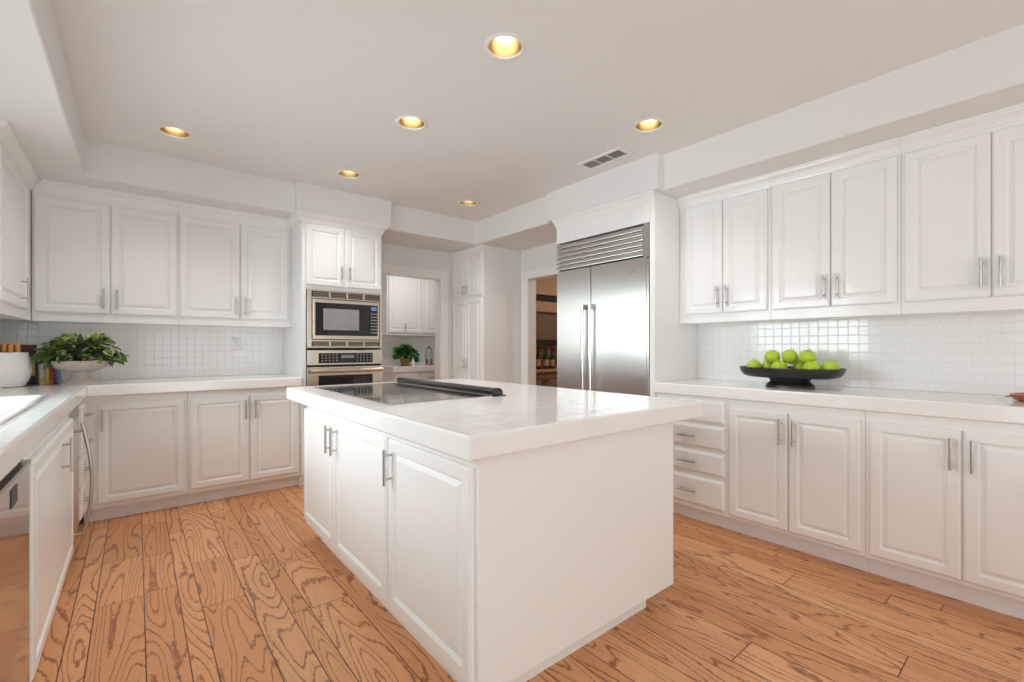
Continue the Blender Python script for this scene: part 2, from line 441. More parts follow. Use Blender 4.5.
b.mbox(M, 3.99, 3.995, 0, 2.0, -0.11, 0.012).mbox(M, 3.05, 3.055, 0, 2.0, -0.11, 0.012).mbox(M, 3.055, 3.99, 1.995, 2.0, -0.11, 0.012)
b.build('trim_2', M_TRIM, bevel=0.004, kind='structure')

# sink window (left wall); the other two are added, unseen, for light
def window(name, M, u0, u1, v0, v1, cols, rows, fw=0.06, mw=0.022):
    b = B()
    b.mbox(M, u0, u0+fw, v0, v1, -0.09, 0.012).mbox(M, u1-fw, u1, v0, v1, -0.09, 0.012)
    b.mbox(M, u0+fw, u1-fw, v0, v0+fw, -0.09, 0.012).mbox(M, u0+fw, u1-fw, v1-fw, v1, -0.09, 0.012)
    for i in range(1, cols):
        u = u0+fw+(u1-u0-2*fw)*i/cols; b.mbox(M, u-mw/2, u+mw/2, v0+fw, v1-fw, -0.065, -0.035)
    for j in range(1, rows):
        v = v0+fw+(v1-v0-2*fw)*j/rows; b.mbox(M, u0+fw, u1-fw, v-mw/2, v+mw/2, -0.065, -0.035)
    o = b.build(name, M_TRIM, kind='structure')
    p = B(); p.mbox(M, u0+fw, u1-fw, v0+fw, v1-fw, -0.052, -0.048); p.build('pane', M_PANE, o)
window('window_1', FXP(XL), WY0, WY1, WZ0, WZ1, 2, 3)
window('added_window_left', FXP(XL), -2.75, 0.45, 0.35, 2.25, 3, 1, 0.07, 0.07)  # unseen opening added so broad light enters from the left
window('added_window_rear', lambda u, v, w: (u, YN+w, v), 0.0, 3.0, 0.0, 2.2, 2, 1, 0.09, 0.09)  # unseen glazing added behind the camera to even out the light

# tiled backsplashes
b = B(); b.box(XR-0.010, XR-0.0004, -0.07, 1.914, CT+0.001, 1.40); b.build('wall_right_backsplash', M_SPLASH_X, kind='structure')
b = B(); b.box(XL+0.0004, 1.088, YB-0.010, YB-0.0004, CT+0.001, 1.40); b.build('wall_back_backsplash', M_SPLASH_Y, kind='structure')

# ------------------------------------------------------------------ cabinets
DOOR = [(0, 0.001), (0, 0.013), (0.003, 0.016), (0.006, 0.017), (0.008, 0.020), (0.045, 0.020), (0.048, 0.016), (0.052, 0.0145), (0.055, 0.009), (0.058, 0.009), (0.073, 0.0165), (0.075, 0.018)]
DRAW = [(0, 0.001), (0, 0.010), (0.016, 0.019), (0.019, 0.020)]
def pull(M, u, v, L, vertical, parent, w0=0.0195, out=0.032, r=0.0062, posts=0.55, name='handle'):
    b = B(); h = L/2; p = h*posts*1.2
    if vertical:
        b.tube([M(u, v-h, w0+out), M(u, v+h, w0+out)], r)
        for s in (-1, 1): b.tube([M(u, v+s*p, w0), M(u, v+s*p, w0+out)], r*0.8, 8)
    else:
        b.tube([M(u-h, v, w0+out), M(u+h, v, w0+out)], r)
        for s in (-1, 1): b.tube([M(u+s*p, v, w0), M(u+s*p, v, w0+out)], r*0.8, 8)
    return b.build(name, M_NICKEL, parent)

def door(M, u0, u1, v0, v1, parent, pu=None, pv=None, plen=0.15):
    b = B(); b.panel(M, u0, u1, v0, v1, DOOR)
    o = b.build('door', M_CAB, parent, angle=8)
    if pu is not None: pull(M, pu, pv, plen, True, o)
    return o
def drawer(M, u0, u1, v0, v1, parent, plen=0.13, pulls=True):
    b = B(); b.panel(M, u0, u1, v0, v1, DRAW)
    o = b.build('drawer', M_CAB, parent, angle=8)
    if pulls: pull(M, (u0+u1)/2, (v0+v1)/2, plen, False, o)
    return o

CROWN = [(0, 0), (0.006, 0), (0.008, 0.010), (0.014, 0.014), (0.018, 0.030), (0.030, 0.046), (0.044, 0.054), (0.046, 0.062), (0.052, 0.064), (0.052, 0.078), (0, 0.078)]
def crown_prof(v1, scale=1.0): return [(w*scale, v1-0.078+h) for w, h in CROWN]

def base_cabinet(name, label, M, u0, u1, depth, doors=(), drawers=(), toe=0.065, group=None, e=0.0006, hollow=False):
    """M: face-frame plane; doors: (u0,u1,v0,v1,pull_u); drawers: (u0,u1,v0,v1,pull?)"""
    c = M((u0+u1)/2, 0, -depth/2)
    r = thing(name, c, label, 'cabinet', group)
    b = B()
    if hollow:
        zt = CB-0.0006; a, c = u0+e, u1-e; D = depth
        b.mbox(M, a, c, 0.10, 0.12, -D, 0).mbox(M, a, a+0.018, 0.12, zt, -D, -0.02).mbox(M, c-0.018, c, 0.12, zt, -D, -0.02).mbox(M, a, c, 0.12, zt, -0.02, 0).mbox(M, a+0.018, c-0.018, 0.12, zt, -D, -D+0.006)
    else: b.mbox(M, u0+e, u1-e, 0.10, CB-0.0006, -depth, 0)
    b.build('body', M_CAB, r, bevel=0.002)
    b = B(); b.mbox(M, u0+e, u1-e, 0.0, 0.0995, -depth, -toe); b.build('toe_kick', M_TOE, r)
    for d in doors: door(M, d[0], d[1], d[2], d[3], r, d[4], d[5] if len(d) > 5 else 0.705)
    for d in drawers: drawer(M, d[0], d[1], d[2], d[3], r, pulls=d[4] if len(d) > 4 else True)
    return r

def wall_cabinet(name, label, M, u0, u1, depth, z0, z1, doors, crown=None, rail=True, e=0.0006, plen=0.15):
    c = M((u0+u1)/2, z0, -depth/2)
    r = thing(name, c, label, 'cabinet')
    b = B(); b.mbox(M, u0+e, u1-e, z0, z1-0.0005, -depth, 0); b.build('body', M_CAB, r, bevel=0.003)
    for d in doors: door(M, d[0], d[1], d[2], d[3], r, d[4], d[5], plen)
    if crown:
        b = B(); b.extrude(M, crown_prof(z1-0.0006), u0+crown[0]+e, crown[1], u1+crown[2]-e, crown[3]); b.build('crown_molding', M_CAB, r, angle=25)
    return r

# right wall, base run
MR = FX(2.95)
base_cabinet('drawer_cabinet', 'white base cabinet with a stack of four drawers, beside the refrigerator', MR, 1.387, 1.914, 0.593,
             drawers=[(1.403, 1.90, 0.694, 0.846), (1.403, 1.90, 0.521, 0.676), (1.403, 1.90, 0.350, 0.497), (1.403, 1.90, 0.128, 0.322)])
base_cabinet('base_cabinet', 'white two-door base cabinet right below the fruit bowl, next to the four-drawer stack', MR, 0.667, 1.387, 0.593,
             doors=[(0.687, 1.027, 0.124, 0.815, 0.995), (1.034, 1.374, 0.124, 0.815, 1.066)])
base_cabinet('base_cabinet', 'white two-door base cabinet at the right edge of the photo, below the wooden tray', MR, -0.07, 0.667, 0.593,
             doors=[(-0.045, 0.299, 0.124, 0.815, 0.268), (0.307, 0.648, 0.124, 0.815, 0.339)])
# right wall, upper run
MU = FX(3.27)
for (u0, u1, ds, lab) in (
    (1.252, 1.914, ((1.573, 1.862), (1.270, 1.567)), 'white two-door wall cabinet nearest the refrigerator on the right wall'),
    (0.58, 1.252, ((0.912, 1.237), (0.596, 0.906)), 'white two-door wall cabinet in the middle of the right wall, above the apples'),
    (-0.10, 0.58, ((0.236, 0.566), (-0.092, 0.230)), 'white two-door wall cabinet at the right edge of the photo, over the wooden tray')):
    (a0, a1), (b0, b1) = ds
    wall_cabinet('wall_cabinet', lab, MU, u0, u1, 0.274, 1.382, ZS,
                 [(a0, a1, 1.447, 2.262, a0+0.03, 1.567), (b0, b1, 1.447, 2.262, b1-0.03, 1.567)], (0, 0, 0, 0))
# back wall, base run
MB = FY(4.19)
base_cabinet('base_cabinet', 'white single-door base cabinet in the left corner of the back run', MB, -0.2765, 0.295, 0.598,
             doors=[(-0.206, 0.279, 0.130, 0.815, -0.180)])
base_cabinet('base_cabinet', 'white two-door base cabinet beside the oven tower on the back run', MB, 0.295, 1.0885, 0.598,
             doors=[(0.309, 0.700, 0.130, 0.815, 0.672), (0.710, 1.073, 0.130, 0.815, 0.740)])
# back wall, upper run
MBU = FY(4.49)
wall_cabinet('wall_cabinet', 'white two-door wall cabinet in the left corner above the planter', MBU, -0.554, 0.257, 0.298, 1.380, ZS,
             [(-0.541, -0.151, 1.442, 2.246, -0.186, 1.55), (-0.145, 0.247, 1.442, 2.246, -0.110, 1.55)], (0, 1, 0, 0))
wall_cabinet('wall_cabinet', 'white two-door wall cabinet beside the oven tower on the back wall', MBU, 0.257, 1.0885, 0.298, 1.380, ZS,
             [(0.267, 0.680, 1.442, 2.246, 0.650, 1.55), (0.688, 1.060, 1.442, 2.246, 0.720, 1.55)], (0, 0, 0, 0))
# left wall, upper cabinet
wall_cabinet('wall_cabinet', 'white wall cabinet seen edge-on at the far left above the crock', FXP(-0.556), 3.42, 4.4885, 0.302, 1.380, ZS,
             [(3.47, 4.24, 1.442, 2.246, 3.99, 1.545)], (0, 0, 0, -1))
# left wall, base run
ML = FXP(-0.277)
base_cabinet('sink_base_cabinet', 'white sink base cabinet between the dishwasher and the narrow steel appliance', ML, 2.10, 3.362, 0.58,
             doors=[(2.13, 3.348, 0.115, 0.825, 2.86, 0.712)], hollow=True)
base_cabinet('drawer_cabinet', 'narrow white drawer cabinet in the left corner beside the narrow steel appliance', ML, 3.868, 4.1895, 0.58,
             drawers=[(3.885, 4.15, 0.694, 0.835), (3.885, 4.15, 0.521, 0.676), (3.885, 4.15, 0.330, 0.50), (3.885, 4.15, 0.128, 0.31)])

# ------------------------------------------------------------------ countertops
def countertop(label, xs, ys, mask):
    b = B(); gridprism(b, xs, ys, mask, CB, CT)
    bm = b.bm
    bmesh.ops.recalc_face_normals(bm, faces=bm.faces)
    for f in bm.faces:
        f.normal_update(); f.material_index = 0 if f.normal.z > 0.9 else 1
    o = b.build('countertop', [M_TOP, M_EDGE], bevel=0.010, seg=3)
    o.modifiers['bevel'].material = 1
    return tag(o, label, 'countertop')
countertop('white tiled countertop on the right wall under the fruit bowl', [2.915, XR-0.0005], [-0.07, 1.9135], lambda x, y: True)
SX0, SX1, SY0, SY1 = -0.76, -0.365, 2.20, 3.33
countertop('L-shaped white tiled countertop in the left corner holding the sink, books and planter', [XL+0.0005, SX0, SX1, -0.255, 1.0885], [1.44, SY0, SY1, 4.125, YB-0.0005],
           lambda x, y: (x < -0.255 or y > 4.125) and not (SX0 < x < SX1 and SY0 < y < SY1))
countertop('thick white tiled countertop on the kitchen island under the cooktop', [0.735, 2.07], [1.09, 3.155], lambda x, y: True)

# ------------------------------------------------------------------ island
r = thing('kitchen_island', (1.37, 2.09, 0), 'white kitchen island cabinet with panelled doors standing on the oak floor', 'kitchen island')
b = B(); b.box(0.82, 1.928, 1.16, 3.02, 0.10, CB-0.0006); b.build('body', M_CAB, r, bevel=0.002)
b = B(); b.box(0.886, 1.816, 1.232, 2.95, 0, 0.0995); b.build('toe_kick', M_CAB, r)
MI = FX(0.82)
door(MI, 2.452, 3.005, 0.135, 0.822, r, 2.480, 0.715, 0.145)
door(MI, 1.803, 2.432, 0.135, 0.822, r, 2.398, 0.715, 0.145)
door(MI, 1.178, 1.777, 0.135, 0.822, r, 1.742, 0.715, 0.145)

# cooktop and downdraft
r = thing('cooktop', (1.13, 2.42, CT+0.0005), 'black glass cooktop set into the island countertop', 'cooktop')
b = B(); b.box(0.856, 1.398, 1.872, 2.985, CT+0.0005, CT+0.0065); b.build('glass_top', M_COOKG, r, bevel=0.002)
b = B()
for (x0, x1, y0, y1) in ((0.850, 0.856, 1.866, 2.991), (1.398, 1.404, 1.866, 2.991), (0.856, 1.398, 1.866, 1.872), (0.856, 1.398, 2.985, 2.991)):
    b.box(x0, x1, y0, y1, CT+0.0005, CT+0.0055)
b.build('metal_rim', M_CHROME, r)
r = thing('downdraft_vent', (1.45, 2.42, CT+0.0005), 'long dark downdraft vent bar with rounded hood behind the cooktop', 'downdraft vent')
def xprof(pts, y0, y1): return [[(x, y0, z) for x, z in pts], [(x, y1, z) for x, z in pts]]
hood = [(1.418, 0.951), (1.410, 0.962), (1.410, 0.972), (1.418, 0.981), (1.432, 0.986), (1.45, 0.987), (1.466, 0.983), (1.478, 0.972), (1.482, 0.958), (1.482, 0.951)]
b = B(); b.rings(xprof(hood, 1.885, 2.99)); b.build('hood', M_DD, r)
b = B(); b.box(1.407, 1.415, 1.88, 2.993, 0.9455, 0.955); b.build('front_lip', M_CHROME, r, bevel=0.001)
b = B(); b.rings(xprof([(p[0]+(0.003 if p[0] > 1.445 else -0.003), p[1]+0.002) for p in hood], 1.877, 1.884)); b.build('end_cap', M_DD, r)
b = B(); b.box(1.416, 1.50, 1.87, 2.995, 0.9455, 0.9505); b.build('base_plate', M_DD, r, bevel=0.001)

# ------------------------------------------------------------------ sink
b = B()
o0 = [(SX0-0.02, SY0-0.02), (SX1+0.02, SY0-0.02), (SX1+0.02, SY1+0.02), (SX0-0.02, SY1+0.02)]
def rect(ins, z): return [(SX0-0.02+ins, SY0-0.02+ins, z), (SX1+0.02-ins, SY0-0.02+ins, z), (SX1+0.02-ins, SY1+0.02-ins, z), (SX0-0.02+ins, SY1+0.02-ins, z)]
b.rings([rect(0, CT+0.0006), rect(0.002, CT+0.009), rect(0.010, CT+0.013), rect(0.034, CT+0.011), rect(0.042, CT), rect(0.052, 0.80), rect(0.075, 0.785)], cap0=False)
sink = thing('sink', ((SX0+SX1)/2, (SY0+SY1)/2, CT), 'white drop-in sink with raised rim in the left counter', 'sink')
b.build('basin', M_CERAMIC, sink, angle=60)
b = B(); b.lathe([(0.042, 0), (0.042, 0.004), (0.03, 0.005), (0.028, 0.002), (0.004, 0.002)], ((SX0+SX1)/2, (SY0+SY1)/2, 0.7855), 24); b.build('drain', M_CHROME, sink)

# ------------------------------------------------------------------ left appliances
r = thing('dishwasher', (-0.56, 1.77, 0), 'stainless steel dishwasher under the counter at the left edge of the photo', 'dishwasher')
b = B(); b.mbox(ML, 1.46, 2.085, 0.10, 0.862, -0.58, -0.004); b.build('body', M_BLACK, r)
b = B(); b.mbox(ML, 1.465, 2.080, 0.115, 0.845, -0.003, 0.016); d = b.build('door', steel_mat('dishwasher_steel', (0.60, 0.58, 0.56, 1), 0.09, 0.0), r, bevel=0.003)
b = B(); b.mbox(ML, 1.80, 1.885, 0.765, 0.815, 0.0162, 0.0175); b.build('display', M_BLACK, d)
b = B(); b.mbox(ML, 1.465, 2.080, 0.835, 0.846, 0.004, 0.020); b.build('top_edge', M_STEELD, d, bevel=0.002)
b = B(); b.mbox(ML, 1.46, 2.085, 0.0, 0.099, -0.58, -0.06); b.build('toe_kick', M_BLACK, r)
r = thing('undercounter_appliance', (-0.56, 3.61, 0), 'narrow stainless steel appliance with bowed vertical handle under the left counter', 'appliance')
b = B(); b.mbox(ML, 3.368, 3.862, 0.10, 0.862, -0.58, -0.006); b.build('body', M_BLACK, r)
b = B(); b.mbox(ML, 3.372, 3.858, 0.105, 0.775, -0.005, 0.004); d = b.build('door', M_STEEL, r, bevel=0.003)
b = B(); b.mbox(ML, 3.372, 3.858, 0.780, 0.862, -0.005, 0.004); b.build('control_panel', M_STEELD, r, bevel=0.002)
b = B(); b.mbox(ML, 3.372, 3.858, 0.0, 0.099, -0.58, -0.05); b.build('toe_kick', M_BLACK, r)
pts = []
for i in range(17):
    s = i/16; z = 0.13+(0.78-0.13)*s
    pts.append((-0.277+0.045+0.040*math.sin(math.pi*s), 3.46, z))
b = B(); b.tube(pts, 0.009, 10); h = b.build('handle', M_NICKEL, d)
b = B()
b.bm.free()
for z in (0.17, 0.735):
    b = B(); b.tube([(-0.2725, 3.46, z), (-0.224, 3.46, z)], 0.006, 8); b.build('handle_post', M_NICKEL, h)

# ------------------------------------------------------------------ oven tower
TX0, TX1, TY = 1.0895, 1.806, 4.15
MT = FY(TY)
r = thing('oven_tower_cabinet', (1.448, 4.47, 0), 'tall white oven cabinet with two upper doors enclosing microwave and wall oven', 'cabinet')
b = B()
b.box(TX0, TX0+0.035, TY, YB-0.001, 0.10, ZS-0.001).box(TX1-0.004, TX1+0.0, TY, YB-0.001, 0.10, ZS-0.001)
b.box(TX0+0.035, TX1-0.004, TY, YB-0.001, 1.7045, ZS-0.001).box(TX0+0.035, TX1-0.004, TY, YB-0.001, 0.10, 0.52)
b.box(TX0+0.035, TX1-0.004, YB-0.03, YB-0.001, 0.52, 1.7045)
b.build('body', M_CAB, r)
b = B(); b.box(TX0, TX1, TY+0.065, YB-0.001, 0, 0.0995); b.build('toe_kick', M_TOE, r)
door(MT, 1.120, 1.447, 1.738, 2.262, r, 1.418, 1.862, 0.115); door(MT, 1.457, 1.795, 1.738, 2.262, r, 1.487, 1.862, 0.115)
door(MT, 1.120, 1.447, 0.13, 0.50, r, 1.418, 0.40, 0.115); door(MT, 1.457, 1.795, 0.13, 0.50, r, 1.487, 0.40, 0.115)
b = B(); cp = crown_prof(ZS-0.0006)
b.extrude(MT, cp, TX0, -1, TX1, 1)
b.extrude(FX(TX0), cp, TY, -1, 4.435, 0).extrude(FXP(TX1), cp, TY, -1, YB-0.001, 0)
b.build('crown_molding', M_CAB, r, angle=25)

r = thing('microwave', (1.468, 4.4, 1.19), 'built-in microwave with warm steel trim and black glass door above the wall oven', 'microwave')
b = B(); b.mbox(MT, 1.135, 1.798, 1.200, 1.698, -0.45, -0.002); b.build('body', M_BLACK, r)
b = B()
X0, X1, Z0, Z1 = 1.128, 1.803, 1.194, 1.704
b.mbox(MT, X0, 1.165, Z0, Z1, 0, 0.020).mbox(MT, 1.780, X1, Z0, Z1, 0, 0.020)
b.mbox(MT, 1.165, 1.780, 1.688, Z1, 0, 0.020).mbox(MT, 1.165, 1.780, 1.626, 1.637, 0, 0.020)
b.mbox(MT, 1.165, 1.780, 1.250, 1.264, 0, 0.020).mbox(MT, 1.165, 1.780, Z0, 1.208, 0, 0.020)
for k in range(1, 4):
    u = 1.165+0.615*k/4
    b.mbox(MT, u-0.008, u+0.008, 1.637, 1.688, 0, 0.020).mbox(MT, u-0.008, u+0.008, 1.208, 1.250, 0, 0.020)
b.build('trim_kit', M_CHAMP, r, bevel=0.002)
for (z0, z1) in ((1.639, 1.686), (1.209, 1.249)):
    b = B()
    for k in range(4):
        for q in range(3):
            z = z0+(z1-z0)*(q+0.5)/3; u = 1.165+0.615*k/4+0.012
            b.mbox(MT, u, u+0.130, z-0.005, z+0.003, 0.003, 0.014)
    b.build('louver', M_CHAMPD, r)
b = B(); b.panel(MT, 1.172, 1.772, 1.268, 1.620, [(0, 0.004), (0, 0.026), (0.004, 0.030)]); d = b.build('door', M_CHAMP, r)
b = B(); b.mbox(MT, 1.192, 1.752, 1.302, 1.590, 0.0302, 0.032); g = b.build('glass', M_BLACKG, d)
b = B(); b.mbox(MT, 1.258, 1.575, 1.352, 1.540, 0.0322, 0.033); b.build('window', M_MWIN, d)
b = B(); b.mbox(MT, 1.690, 1.742, 1.540, 1.575, 0.0322, 0.033); b.build('display', M_DISP, d)
b = B(); b.mbox(MT, 1.686, 1.746, 1.315, 1.530, 0.0322, 0.0328); b.build('keypad', dots_mat('microwave_keys', 0.015, 0.029, 0.0042, 0.0042), d)

r = thing('wall_oven', (1.468, 4.4, 0.53), 'built-in wall oven with warm steel control panel and black glass door below the microwave', 'oven')
b = B(); b.mbox(MT, 1.135, 1.798, 0.53, 1.176, -0.5, -0.002); b.build('body', M_BLACK, r)
b = B(); b.mbox(MT, 1.128, 1.803, 1.044, 1.174, 0, 0.028); cpn = b.build('control_panel', M_CHAMP, r, bevel=0.003)
b = B(); b.mbox(MT, 1.220, 1.705, 1.060, 1.148, 0.0282, 0.030); b.build('control_glass', M_BLACKG, cpn)
b = B(); b.mbox(MT, 1.415, 1.530, 1.103, 1.130, 0.0302, 0.031); b.build('display', M_DISP2, cpn)
for u0, u1 in ((1.235, 1.400), (1.545, 1.690)):
    b = B(); b.mbox(MT, u0, u1, 1.066, 1.140, 0.0302, 0.0308); b.build('keypad', dots_mat('oven_keys', 0.031, 0.024, 0.006, 0.0032), cpn)
b = B(); b.mbox(MT, 1.128, 1.803, 0.545, 1.026, 0, 0.028); d = b.build('door', M_CHAMP, r, bevel=0.003)
b = B(); b.mbox(MT, 1.220, 1.705, 0.62, 0.952, 0.0282, 0.030); b.build('glass', M_BLACKG, d)
b = B(); b.tube([MT(1.145, 0.994, 0.075), MT(1.785, 0.994, 0.075)], 0.018, 14)
for u in (1.17, 1.76): b.tube([MT(u, 0.994, 0.028), MT(u, 0.994, 0.07)], 0.010, 10)
b.build('handle', M_CHAMP, d)

# ------------------------------------------------------------------ refrigerator and its surround
MF = FX(2.93)
r = thing('refrigerator_surround', (3.24, 2.43, 0), 'white floor-to-soffit surround panels with recessed header above the steel refrigerator', 'cabinet')
b = B(); b.box(2.93, XR-0.001, 1.9155, 1.957, 0, ZS-0.001); b.build('side_panel', M_CAB, r, bevel=0.003)
b = B(); b.box(2.975, XR-0.001, 2.925, 2.945, 0, ZS-0.001); b.build('side_panel', M_CAB, r, bevel=0.002)
b = B(); b.box(2.935, XR-0.001, 1.958, 2.922, 2.128, ZS-0.001)
b.panel(MF, 1.958, 2.922, 2.128, 2.285, [(0, -0.004), (0, 0.0), (0.028, 0.0), (0.030, -0.002), (0.033, -0.002), (0.035, 0.0)])
b.build('header_panel', M_CAB, r)
b = B(); b.extrude(MF, crown_prof(ZS-0.0012, 0.6), 1.9155, -0.4, 2.924, 1); b.extrude(lambda u, v, w: (u, 2.924+w, v), crown_prof(ZS-0.0012, 0.6), 2.93, -1, XR-0.001, 0)
b.build('crown_molding', M_CAB, r, angle=25)

r = thing('refrigerator', (3.24, 2.44, 0), 'large built-in stainless steel side-by-side refrigerator with louvered top grille', 'refrigerator')
b = B(); b.box(2.962, 3.53, 1.962, 2.918, 0.0, 2.122); b.build('body', M_STEELD, r)
b = B(); b.mbox(MF, 1.962, 2.010, 1.872, 2.122, -0.03, 0.004).mbox(MF, 1.962, 1.982, 0.11, 1.862, -0.03, 0.004); b.build('frame_strip', M_STEEL, r, bevel=0.002)
b = B()
for k in range(6):
    z0 = 1.893+k*0.0382
    for q in (0,):
        pr = [(-0.012, z0), (0.004, z0-0.006), (0.006, z0+0.004), (0.0, z0+0.026), (-0.026, z0+0.036), (-0.028, z0+0.030)]
        b.extrude(MF, pr, 2.012, 0, 2.918, 0)
b.build('grille', M_STEEL, r)
b = B(); b.mbox(MF, 2.012, 2.918, 1.884, 2.120, -0.031, -0.029); b.build('grille_backing', M_GAP, r)
hs = []
for (u0, u1, hu, lab) in ((1.986, 2.518, 2.482, None), (2.526, 2.918, 2.562, None)):
    b = B(); b.mbox(MF, u0, u1, 0.11, 1.876, -0.03, 0.003); d = b.build('door', M_STEEL, r, bevel=0.005, seg=3)
    b = B(); b.tube([MF(hu, 0.62, 0.062), MF(hu, 1.56, 0.062)], 0.0135, 16); h = b.build('handle', M_CHROME, d)
    for z in (0.64, 1.535):
        b = B(); b.mbox(MF, hu-0.015, hu+0.015, z-0.02, z+0.02, 0.003, 0.064); b.build('handle_bracket', M_STEELD, h, bevel=0.003)
    if hu < 2.5:
        b = B(); b.rings([[MF(2.085, 1.765, 0.0032), MF(2.145, 1.765, 0.0032), MF(2.095, 1.800, 0.0032)], [MF(2.085, 1.765, 0.006), MF(2.145, 1.765, 0.006), MF(2.095, 1.800, 0.006)]])
        b.build('badge', M_CHROME, d)
b = B(); b.mbox(MF, 1.965, 2.918, 0.005, 0.10, -0.03, -0.02); b.build('toe_grille', M_BLACK, r)

# ------------------------------------------------------------------ pantry cabinet
MP = FX(3.0)
r = thing('pantry_cabinet', (3.27, 4.46, 0), 'tall white pantry cabinet with upper and lower door pairs between the two doorways', 'cabinet')
b = B(); b.box(3.0, XR-0.001, 4.137, YB-0.001, 0.10, ZS-0.001); b.build('body', M_CAB, r, bevel=0.003)
b = B(); b.box(3.06, XR-0.001, 4.137, YB-0.001, 0, 0.0995); b.build('toe_kick', M_TOE, r)
b = B(); b.extrude(MP, crown_prof(ZS-0.0012, 0.5), 4.137, 0, YB-0.001, 0); b.build('crown_molding', M_CAB, r, angle=25)
for (v0, v1, pv) in ((1.79, 2.26, 1.865), (0.13, 1.755, 1.01)):
    door(MP, 4.165, 4.462, v0, v1, r, 4.435, pv, 0.115); door(MP, 4.468, 4.77, v0, v1, r, 4.495, pv, 0.115)

# ------------------------------------------------------------------ recessed lights and ceiling vent
LAB = ['recessed ceiling downlight nearest the left corner above the back wall cabinets', 'largest recessed ceiling downlight, at the top centre of the photo',
       'recessed ceiling downlight over the middle of the island', 'recessed ceiling downlight just in front of the oven tower soffit',
       'recessed ceiling downlight beside the air vent', 'smallest recessed ceiling downlight, far corner above the pantry']
for (x, y), lab in zip(LIGHTS, LAB):
    r = thing('recessed_light', (x, y, ZC), lab, 'ceiling light', 'recessed ceiling lights')
    b = B(); b.lathe([(0.078, 0.004), (0.078, -0.003), (0.083, -0.0065), (0.094, -0.0055), (0.100, -0.0008), (0.100, -0.0004)], (x, y, ZC), 40, close=True); b.build('trim_ring', M_TRIM, r)
    b = B(); b.lathe([(0.0775, 0.002), (0.0735, 0.03), (0.068, 0.06), (0.062, 0.085), (0.058, 0.092), (0.055, 0.14), (0.004, 0.142)], (x, y, ZC), 40)
    bmesh.ops.delete(b.bm, geom=[f for f in b.bm.faces if len(f.verts) > 4 and min(v.co.z for v in f.verts) < ZC+0.01], context='FACES_ONLY')
    b.build('reflector', M_GOLD, r)
    b = B(); b.lathe([(0.006, 0.030), (0.030, 0.033), (0.043, 0.042), (0.047, 0.056), (0.043, 0.090), (0.022, 0.130)], (x, y, ZC), 28); b.build('bulb', M_BULB, r)
    l = bpy.data.lights.new('downlight', 'SPOT'); l.energy = 22; l.color = (1.0, 0.98, 0.94); l.spot_size = math.radians(118); l.spot_blend = 0.8; l.shadow_soft_size = 0.05
    lo = bpy.data.objects.new('downlight', l); COL.objects.link(lo); lo.parent = r; lo.location = (0, 0, 0.016)

r = thing('air_vent', (2.68, 2.19, ZC), 'rectangular louvered air vent in the ceiling beside the fridge soffit', 'air vent')
vx0, vx1, vy0, vy1 = 2.605, 2.765, 1.985, 2.385
b = B(); z1, z0 = ZC-0.0005, ZC-0.010; f = 0.028
b.box(vx0, vx0+f, vy0, vy1, z0, z1).box(vx1-f, vx1, vy0, vy1, z0, z1).box(vx0+f, vx1-f, vy0, vy0+f, z0, z1).box(vx0+f, vx1-f, vy1-f, vy1, z0, z1)
b.build('frame', M_TRIM, r, bevel=0.002)
b = B(); b.box(vx0+f, vx1-f, vy0+f, vy1-f, ZC-0.002, z1); b.build('opening_shade_sheet', M_GAP, r)  # dark sheet imitating the shaded opening behind the louvers
b = B()
for k in range(9):
    x = vx0+f+0.006+k*0.0115
    b.rings([[(x, vy0+f, ZC-0.009), (x+0.006, vy0+f, ZC-0.003), (x+0.0075, vy0+f, ZC-0.004), (x+0.0015, vy0+f, ZC-0.010)],
             [(x, vy1-f, ZC-0.009), (x+0.006, vy1-f, ZC-0.003), (x+0.0075, vy1-f, ZC-0.004), (x+0.0015, vy1-f, ZC-0.010)]])
b.build('louver', plain('vent_louver_paint', (0.55, 0.53, 0.50, 1), 0.5), r)
for k in (1, 2):
    b = B(); y = vy0+f+(vy1-vy0-2*f)*k/3; b.box(vx0+f, vx1-f, y-0.004, y+0.004, ZC-0.0105, ZC-0.002); b.build('divider', M_TRIM, r)

# ------------------------------------------------------------------ outlet on the back backsplash
r = thing('wall_outlet', (0.70, YB-0.010, 1.23), 'white double outlet plate on the tiled back wall under the cabinets', 'outlet')
b = B(); b.panel(FY(YB-0.0102), 0.655, 0.745, 1.170, 1.290, [(0, 0), (0, 0.004), (0.004, 0.006)]); b.build('plate', M_TRIM, r)
b = B()
for z in (1.212, 1.248): b.panel(FY(YB-0.0162), 0.683, 0.717, z-0.014, z+0.014, [(0, 0.0002), (0, 0.002), (0.003, 0.003)])
b.build('socket', M_CERAMIC, r)
b = B()
for z in (1.212, 1.248):
    for s in (-0.007, 0.005): b.mbox(FY(YB-0.0192), 0.700+s, 0.702+s, z-0.004, z+0.006, 0.0001, 0.0006)
b.build('slot', M_GAP, r)

